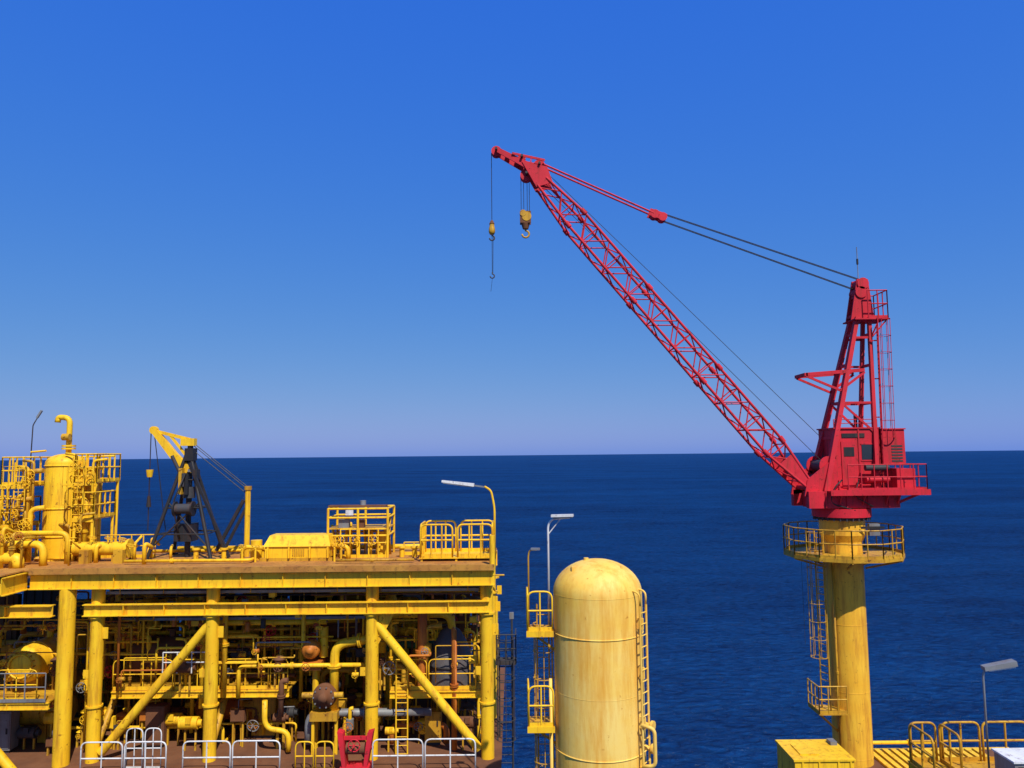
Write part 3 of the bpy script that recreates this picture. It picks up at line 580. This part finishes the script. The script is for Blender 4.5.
# ------------------------------------------------------------------ top deck equipment
def topdeck():
    s=B('separator_column',(-18.15,31,TD)); X,Y=-18.15,31
    s.rev('shell',YEL,(X,Y,TD),(0,0,1),[(.72,0),(.72,3.8)]+[(.72*math.cos(a),3.8+.38*math.sin(a)) for a in [i*math.pi/16 for i in range(1,9)]],36)
    for z in (.9,2.0,3.7): s.torus('band',YEL,(X,Y,TD+z),(0,0,1),.73,.03,36,5)
    s.cyl('skirt_flange',YEL,(X,Y,TD),(X,Y,TD+.08),.95,n=32)
    s.pipe('vent_gooseneck',YEL,[(X+.1,Y,TD+4.1),(X+.1,Y,TD+4.9),(X+.1,Y,1.68),(X-.38,Y,1.72),(X-.4,Y,1.5)],.11,bend=.3)
    s.cyl('vent_flange',YEL,(X+.1,Y,TD+4.35),(X+.1,Y,TD+4.42),.26,n=16); s.cyl('vent_flange',YEL,(X+.1,Y,TD+4.46),(X+.1,Y,TD+4.53),.26,n=16)
    s.cyl('relief_valve',YEL2,(X-.05,Y-.2,.9),(X+.25,Y-.2,.9),.14,n=12)
    def plat(x0,x1,y0,y1,z,h=1.1):
        s.box('service_platform',YEL2,(x0,y0,z-.05),(x1,y1,z)); s.beam('platform_edge',YEL,(x0,y0,z-.06),(x1,y0,z-.06),.05,.16)
        s.rail(YEL,[(x0,y0+.03,z),(x1,y0+.03,z),(x1,y1,z),(x0,y1,z)],h=h,sp=.42,r=.034,close=True)
        for x in (x0+.05,x1-.05):
            for y in (y0+.05,y1-.05): s.cyl('platform_post',YEL,(x,y,TD),(x,y,z),.06,n=8)
    plat(-20.2,-18.95,30.2,32,-1.0); plat(-17.3,-16.45,30.2,32,-.9); plat(-21.6,-19.4,29.6,31.5,-2.6); plat(-17.2,-16.4,30.0,31.6,-2.3,1.0)
    plat(-19.0,-17.3,31.85,32.3,-1.0)
    for a,b in (((-20.3,30,-3.9),(-19.1,30,-1.1)),((-19.1,30,-3.9),(-20.3,30,-1.1)),((-17.2,30.2,-3.9),(-16.4,30.2,-1))): s.beam('brace',YEL,a,b,.06,.06)
    s.ladder(YEL,(-17.05,30.0,TD),(-17.05,30.0,.1),(0,-1,0),cage=True)
    s.ladder(YEL,(-19.2,29.8,TD),(-19.2,29.8,-.1),(0,-1,0),cage=True)
    for i in range(18):
        x=random.uniform(-19.6,-16.4); y=random.uniform(29.7,30.4); z=random.uniform(-3.0,0.2)
        if abs(x-X)<.6: x-=1.2
        s.pipe('side_piping',random.choice([YEL,YEL,YEL2]),[(x,y,TD),(x,y,z),(x+random.choice([-.5,.5]),y+.1,z+.05)],random.choice([.05,.07,.1]))
        s.wheel(YEL,(x,y-.2,z-.5),(0,1,0),.16)
    s.pipe('vent_arm',YEL,[(-16.6,30.5,-.6),(-16.6,30.5,.1),(-15.9,30.5,.12)],.04); s.cyl('vent_arm',YEL,(-19.2,30.4,.3),(-18.6,30.4,.35),.04)
    s.cyl('filter_pot',YEL,(-17.05,30.9,TD),(-17.05,30.9,-.4),.32,n=20); s.cyl('filter_cap',YEL,(-17.05,30.9,-.4),(-17.05,30.9,-.3),.4,n=20)
    s.done()
    l=B('street_lamp',(-19.6,31,-1)); l.pipe('pole',DGREY,[(-19.6,31,-1),(-19.55,31,1.4),(-19.3,31,1.85)],.022,fl=False); l.beam('lamp_head',GREY,(-19.4,31,1.7),(-19.22,31,2.0),.08,.07); l.done()
    l=B('street_lamp',(-20,30,-2.6)); l.pipe('pole',YEL,[(-19.7,29.5,-2.6),(-19.7,29.5,-1.6),(-20.0,29.5,-1.4)],.03,fl=False); l.beam('lamp_head',WHT,(-19.9,29.5,-1.5),(-20.4,29.5,-1.25),.15,.08); l.done()
    k=B('pipe_manifold',(-19,28.6,TD))
    for i,(z,r) in enumerate(((.35,.2),(.8,.14),(1.15,.1))): k.pipe('header',YEL,[(-23,28.4+i*.5,TD+z),(-18.2+i*.6,28.4+i*.5,TD+z),(-18.2+i*.6,28.4+i*.5,TD)],r)
    for i in range(12):
        x=-22+i*.36; k.pipe('branch',random.choice([YEL,YEL,YEL2]),[(x,28.3,TD),(x,28.3,TD+random.uniform(.6,1.6)),(x+.2,29.3,TD+1)],random.uniform(.04,.08)); k.wheel(random.choice([YEL,YEL,ORG]),(x,28.1,TD+random.uniform(.6,1.3)),(0,1,0),.15)
    k.rev('strainer',YEL,(-20.3,28.2,TD+.9),(0,-1,0),[(0,-.4),(.3,-.35),(.36,0),(.36,.4),(.42,.4),(.42,.48),(0,.48)],20)
    k.rev('strainer',YEL,(-19.5,28.3,TD+.5),(0,-1,0),[(0,-.4),(.25,-.35),(.3,0),(.3,.3),(.36,.3),(.36,.38),(0,.38)],20); k.done()
    k=B('pipe_manifold',(-15.5,30,TD))
    k.cyl('receiver',YEL,(-17,29.9,TD+.5),(-14.9,29.9,TD+.5),.26,n=20); k.cyl('receiver_flange',YEL,(-14.95,29.9,TD+.5),(-14.85,29.9,TD+.5),.36,n=20)
    for x in (-16.6,-15.5): k.box('receiver_saddle',YEL2,(x,29.75,TD),(x+.12,30.05,TD+.3))
    for i in range(11):
        x=-16.9+i*.33+random.uniform(-.1,.1); y=random.uniform(28.8,30.8); k.pipe('branch',YEL,[(x,y,TD),(x,y,TD+random.uniform(.3,1.0)),(x+random.uniform(-.4,.4),y+.3,TD+random.uniform(.3,.9))],random.uniform(.03,.08),fl=False)
    for x in (-16.2,-15.6,-15.1,-14.7): k.wheel(YEL,(x,random.uniform(29.1,29.8),TD+random.uniform(.6,.95)),(0,.5,1),.16)
    for x in (-16.5,-15.2): k.box('valve_box',YEL2,(x,29.3,TD),(x+.35,29.6,TD+.5))
    k.rail(YEL,[(-16.8,31,TD),(-14.4,31,TD)],h=.9,sp=.5); k.done()
    c=B('deck_crane',(-13,31,TD))
    ap=V((-13.15,31,.45))
    F=((-14.35,30.2,TD),(-11.8,30.1,TD),(-12.0,32,TD),(-14.1,32,TD))
    for f in F:
        c.cyl('tripod_leg',BLK,f,ap+(V(f)-ap)*.04,.075,n=8); c.cyl('foot_plate',BLK,f,V(f)+V((0,0,.05)),.2,n=10)
    for t in (.3,.55,.78):
        q=[ap.lerp(V(f),t) for f in F]
        for i in range(4): c.cyl('tripod_brace',BLK,q[i],q[(i+1)%4],.035,n=6)
    c.cyl('tripod_brace',BLK,ap.lerp(V(F[0]),.9),ap.lerp(V(F[1]),.5),.035,n=6); c.cyl('tripod_brace',BLK,ap.lerp(V(F[1]),.9),ap.lerp(V(F[0]),.5),.035,n=6)
    c.cyl('mast',BLK,(-13.1,31,TD),(-13.1,31,.5),.11,n=14); c.cyl('slew_head',DGREY,(-13.1,31,-1.6),(-13.1,31,-1.15),.24,n=14); c.box('winch_housing',BLK,(-13.5,30.6,-3.3),(-12.8,31.3,-2.6)); c.cyl('winch_drum',DGREY,(-13.4,30.5,-2.0),(-12.7,30.5,-2.0),.2,n=14)
    for x in (-13.45,-12.75): c.cyl('winch_flange',BLK,(x,30.5,-2.0),(x+.06,30.5,-2.0),.3,n=16)
    for i in range(6): c.box('mast_fittings',random.choice([BLK,DGREY,GREY,YEL2]),(-13.4+.12*i,30.65,-1.0+random.uniform(-.5,.5)),(-13.26+.12*i,30.95,-.7+random.uniform(0,.4)))
    c.box('head_box',BLK,(-13.25,30.8,-.1),(-12.9,31.2,.4))
    c.beam('boom',YEL,(-14.6,31,1.15),(-13.75,31,.1),.2,.24,.22,.3); c.beam('boom',YEL,(-13.75,31,.1),(-13.1,31,-.5),.22,.3)
    c.beam('upper_arm',YEL,(-14.5,31,1.1),(-13.0,31,.72),.1,.13); c.beam('upper_arm',YEL,(-13.95,31,.95),(-13.3,31,.15),.08,.1)
    c.cyl('luff_cylinder',DGREY,(-13.1,30.8,-1.2),(-13.75,30.8,.1),.07,n=10)
    c.box('counter_head',YEL,(-13.45,30.85,.5),(-12.9,31.15,.8)); c.cyl('tip_sheave',YEL,(-14.6,30.9,1.15),(-14.6,31.1,1.15),.16,n=14)
    c.cyl('hoist_rope',BLK,(-14.72,31,1.1),(-14.72,31,-.45),.02,n=5); c.cyl('hook_ball',YEL,(-14.72,31,-.45),(-14.72,31,-.75),.15,.1,n=12); c.cyl('hoist_rope',BLK,(-14.72,31,-.75),(-14.72,31,-2.9),.02,n=5); c.cyl('hook',BLK,(-14.72,31,-1.5),(-14.72,31,-1.95),.06,.1,n=8)
    c.cyl('hoist_rope',BLK,(-14.6,31,1.1),(-14.0,31,-2.9),.018,n=5)
    for z0,z1 in ((.5,-1.3),(.3,-1.5),(.6,-1.2)): c.cyl('stay_rope',BLK,(-13.0,31.1,z0),(-10.75,31.1,z1),.016,n=5)
    c.beam('stay_strut',BLK,(-13.0,30.7,-.2),(-11.2,30.4,-3.9),.1,.1); c.beam('stay_strut',BLK,(-11.9,30.9,-3.7),(-10.85,30.9,-1.7),.12,.12)
    c.cyl('rear_post',YEL,(-10.72,31,TD),(-10.72,31,-1.3),.11,n=12); c.cyl('rear_post_cap',YEL2,(-10.72,31,-1.3),(-10.72,31,-1.15),.15,n=12); c.beam('rear_post_brace',BLK,(-10.72,31,-1.9),(-11.7,31,TD+.1),.09,.1)
    c.pipe('hydraulic_hose',BLK,[(-13.1,30.6,-.6),(-13.5,30.4,-1.8),(-13.2,30.5,-3.2)],.03,fl=False,bend=.3); c.done()
    b=B('equipment_skid',(-8,30,TD))
    b.box('box_body',YEL,(-9.5,29.5,TD+.12),(-7.05,30.8,TD+.55)); 
    b.hexa('box_lid',YEL,[(-9.56,29.44,TD+.55),(-6.99,29.44,TD+.55),(-6.99,30.86,TD+.55),(-9.56,30.86,TD+.55),(-9.4,29.75,TD+.95),(-7.15,29.75,TD+.95),(-7.15,30.55,TD+.95),(-9.4,30.55,TD+.95)])
    for x in (-9.4,-8.6,-7.8,-7.12): b.box('box_rib',YEL,(x,29.40,TD+.12),(x+.06,29.498,TD+.53))
    for i in range(7): b.box('box_louvre',YEL2,(-8.45+i*.07,29.47,TD+.2),(-8.42+i*.07,29.497,TD+.48))
    b.box('skid_runner',YEL2,(-9.7,29.5,TD),(-6.9,29.7,TD+.118)); b.box('skid_runner',YEL2,(-9.7,30.6,TD),(-6.9,30.8,TD+.118))
    b.cyl('end_pot',YEL,(-10.0,30,TD),(-10.0,30,TD+.75),.22,n=16); b.pipe('pipework',YEL,[(-10.4,29.6,TD),(-10.4,29.6,TD+.55),(-9.6,29.6,TD+.5)],.08); b.pipe('pipework',YEL,[(-7.0,29.9,TD+.5),(-6.4,29.9,TD+.5),(-6.4,29.9,TD)],.09)
    for x in (-10.3,-9.8,-6.8,-6.55): b.wheel(YEL,(x,29.3,TD+.6),(0,.6,1),.14); b.cyl('stem',YEL,(x,29.3,TD),(x,29.3,TD+.55),.04,n=8)
    b.done()
    g=B('equipment_gantry',(-6.1,31,TD)); x0,x1,y0,y1,zt=-7.3,-4.95,30.3,31.9,-2.05
    for x in (x0,(x0+x1)/2,x1):
        for y in (y0,y1): g.cyl('post',YEL,(x,y,TD),(x,y,zt),.05,n=8)
    for z in (zt,-2.4,-3.1):
        for y in (y0,y1): g.cyl('rail',YEL,(x0,y,z),(x1,y,z),.04,n=8)
        for x in (x0,x1): g.cyl('rail',YEL,(x,y0,z),(x,y1,z),.04,n=8)
    g.box('table',YEL2,(x0,y0,-2.85),(x1,y1,-2.8)); g.rail(YEL,[(x0+.5,y0,TD),(x1,y0,TD)],h=1.1,sp=.4,r=.028)
    g.box('top_tray',BROWN,(x0-.05,y0+.2,zt+.05),(x1-.1,y0+.6,zt+.12)); g.box('sign_box',WHT,(-6.6,y0-.05,-2.3),(-6.3,y0-.01,-2.1)); g.cyl('beacon',GREY,(-6,y0+.4,zt+.12),(-6,y0+.4,zt+.3),.12,n=10)
    for i in range(14):
        x=-7.2+i*.17; g.pipe('pipework',random.choice([YEL,YEL2,GREY,YEL]),[(x,random.uniform(30.5,31.4),TD),(x,30.9,TD+random.uniform(.5,1.5)),(x+random.uniform(-.3,.3),31.2,TD+random.uniform(.6,1.6))],random.uniform(.03,.07),fl=False)
    for x in (-6.8,-6.2,-5.5): g.wheel(YEL,(x,30.15,TD+.7),(0,1,0),.18)
    g.cyl('pot',YEL,(-5.3,31,TD),(-5.3,31,-3.0),.24,n=16); g.box('junction_box',GREY,(-6.9,30.4,-2.8),(-6.5,30.7,-2.45)); g.box('junction_box',BROWN,(-6.2,30.4,-2.8),(-5.9,30.7,-2.5)); g.done()
    k=B('deck_pipe_run',(-8,28.6,TD)); k.pipe('pipe',YEL,[(-14,32.2,TD+.2),(-3.8,32.2,TD+.2),(-3.8,32.2,TD)],.1)
    k.pipe('pipe',YEL,[(-15,31.8,TD+.15),(-10,31.8,TD+.15),(-10,32.6,TD+.15)],.07)
    k.pipe('pipe',YEL,[(-14.6,29.0,TD+.12),(-9.9,29.0,TD+.12),(-9.9,29.6,TD+.12)],.06); k.pipe('pipe',YEL2,[(-6.6,28.7,TD+.12),(-3.7,28.7,TD+.12)],.05)
    for x in (-12.5,-11.4,-9.9,-4.4,-3.9): k.cyl('vent',YEL,(x,30.4,TD),(x,30.4,TD+.35),.1,n=10); k.cyl('vent_cap',YEL,(x,30.4,TD+.35),(x,30.4,TD+.42),.16,n=12)
    k.rail(YEL,[(-4.4,31,TD),(-3.6,31,TD)],h=.5,sp=.4); k.done()
topdeck()

# ------------------------------------------------------------------ lower right decks
def right():
    d=B('crane_access_deck',(11,31,-11))
    d.box('yellow_container',YEL,(10.15,28.8,-13.5),(12.3,30.7,-11.2)); d.box('container_lid',YEL,(10.1,28.75,-11.2),(12.35,30.75,-11.13))
    for x in (10.4,11,11.7,12.15): d.box('container_rib',YEL,(x,28.76,-13.4),(x+.06,28.798,-11.2))
    d.box('lid_hatch',YEL,(10.5,29.2,-11.128),(11.2,30.2,-11.09)); d.box('lid_box',GREY,(12.0,30.1,-11.128),(12.25,30.5,-11.0))
    d.box('deck_plate',BROWN,(12.6,28,-13.3),(22,35.2,-13.2)); d.ibeam('deck_beam',YEL,(12.6,35.2,-13.4),(22,35.2,-13.4),.4,.25)
    for i in range(14): d.box('deck_slat',YEL,(15.5+i*.36,32.2,-13.19),(15.72+i*.36,35.0,-13.1))
    d.pipe('deck_pipe',YEL,[(15.6,34.9,-13.2),(15.6,34.9,-12.8),(18.5,34.9,-12.8)],.08)
    d.done()
    r=B('handrail',(13,23,-9.25))
    r.box('walkway',YEL2,(12.1,22.6,-9.55),(17,24.4,-9.5)); r.ibeam('walkway_beam',YEL,(12.1,24.4,-9.65),(17,24.4,-9.65),.28,.15)
    for a,b in (((12.15,24.35),(12.95,24.35)),((12.15,23.0),(12.15,24.3)),((13.05,23.2),(13.05,24.3)),((13.15,24.35),(14.3,24.35)),((14.4,24.35),(15.8,24.35))):
        r.loop(YEL2,(*a,-9.5),(*b,-9.5),h=1.15,r=.036,posts=1)
    r.done()
    c=B('control_cabinet',(14.6,22.5,-9.2)); c.box('body',GREY,(13.6,21.6,-9.9),(15.6,22.5,-8.5)); c.box('lid',WHT,(13.55,21.55,-8.5),(15.65,22.55,-8.45)); c.box('door',DGREY,(13.7,21.58,-9.8),(14.3,21.597,-8.6)); c.done()
    l=B('street_lamp',(13.85,23.2,-9.25)); l.pipe('pole',GREY,[(13.85,23.2,-9.5),(13.85,23.2,-6.6),(13.95,23.2,-6.38)],.03,bend=.1,fl=False)
    l.beam('lamp_head',GREY,(13.86,23.2,-6.42),(14.75,23.1,-6.24),.26,.12,.3,.15); l.beam('lamp_lens',WHT,(14.0,23.2,-6.48),(14.72,23.1,-6.35),.22,.03); l.done()
right()

# ------------------------------------------------------------------ light
EL=math.radians(52); AZ=math.radians(156)
sd=V((math.sin(AZ)*math.cos(EL),math.cos(AZ)*math.cos(EL),math.sin(EL)))
su=bpy.data.lights.new('sun','SUN'); su.energy=5.0; su.angle=math.radians(.5); su.color=(1,.945,.85)
so=bpy.data.objects.new('sun',su); sc.collection.objects.link(so); so.rotation_euler=(-sd).to_track_quat('-Z','Y').to_euler(); so.location=(20,-40,100)
w=bpy.data.worlds.new('World'); sc.world=w; w.use_nodes=True; nt=w.node_tree; bg=nt.nodes['Background']
sk=nt.nodes.new('ShaderNodeTexSky'); sk.sky_type='NISHITA'; sk.sun_disc=False; sk.sun_elevation=EL; sk.sun_rotation=AZ; sk.air_density=1.0; sk.dust_density=.6; sk.ozone_density=3.0; sk.altitude=0
sep=nt.nodes.new('ShaderNodeSeparateColor'); comb=nt.nodes.new('ShaderNodeCombineColor'); nt.links.new(sk.outputs[0],sep.inputs[0])
# per-channel response (white balance / contrast of the sky): out = k * in^g
for i,(g,k) in enumerate(((1.12,.33),(.58,1.20),(.0,6.9))):
    a=nt.nodes.new('ShaderNodeMath'); a.operation='MAXIMUM'; nt.links.new(sep.outputs[i],a.inputs[0]); a.inputs[1].default_value=.3
    p=nt.nodes.new('ShaderNodeMath'); p.operation='POWER'; nt.links.new(a.outputs[0],p.inputs[0]); p.inputs[1].default_value=g
    q=nt.nodes.new('ShaderNodeMath'); q.operation='MULTIPLY'; nt.links.new(p.outputs[0],q.inputs[0]); q.inputs[1].default_value=k
    nt.links.new(q.outputs[0],comb.inputs[i])
nt.links.new(comb.outputs[0],bg.inputs['Color']); bg.inputs['Strength'].default_value=.1

cd=bpy.data.cameras.new('camera'); co=bpy.data.objects.new('camera',cd); sc.collection.objects.link(co)
cd.sensor_width=36; cd.lens=36*760/1024; cd.clip_start=.1; cd.clip_end=200000
co.matrix_world=Matrix.Translation((0,0,EYE))@Matrix.Rotation(math.radians(90)+math.atan(71/760),4,'X')@Matrix.Rotation(-.00977,4,'Z')
sc.camera=co
sc.view_settings.view_transform='Standard'; sc.view_settings.look='None'; sc.view_settings.exposure=0
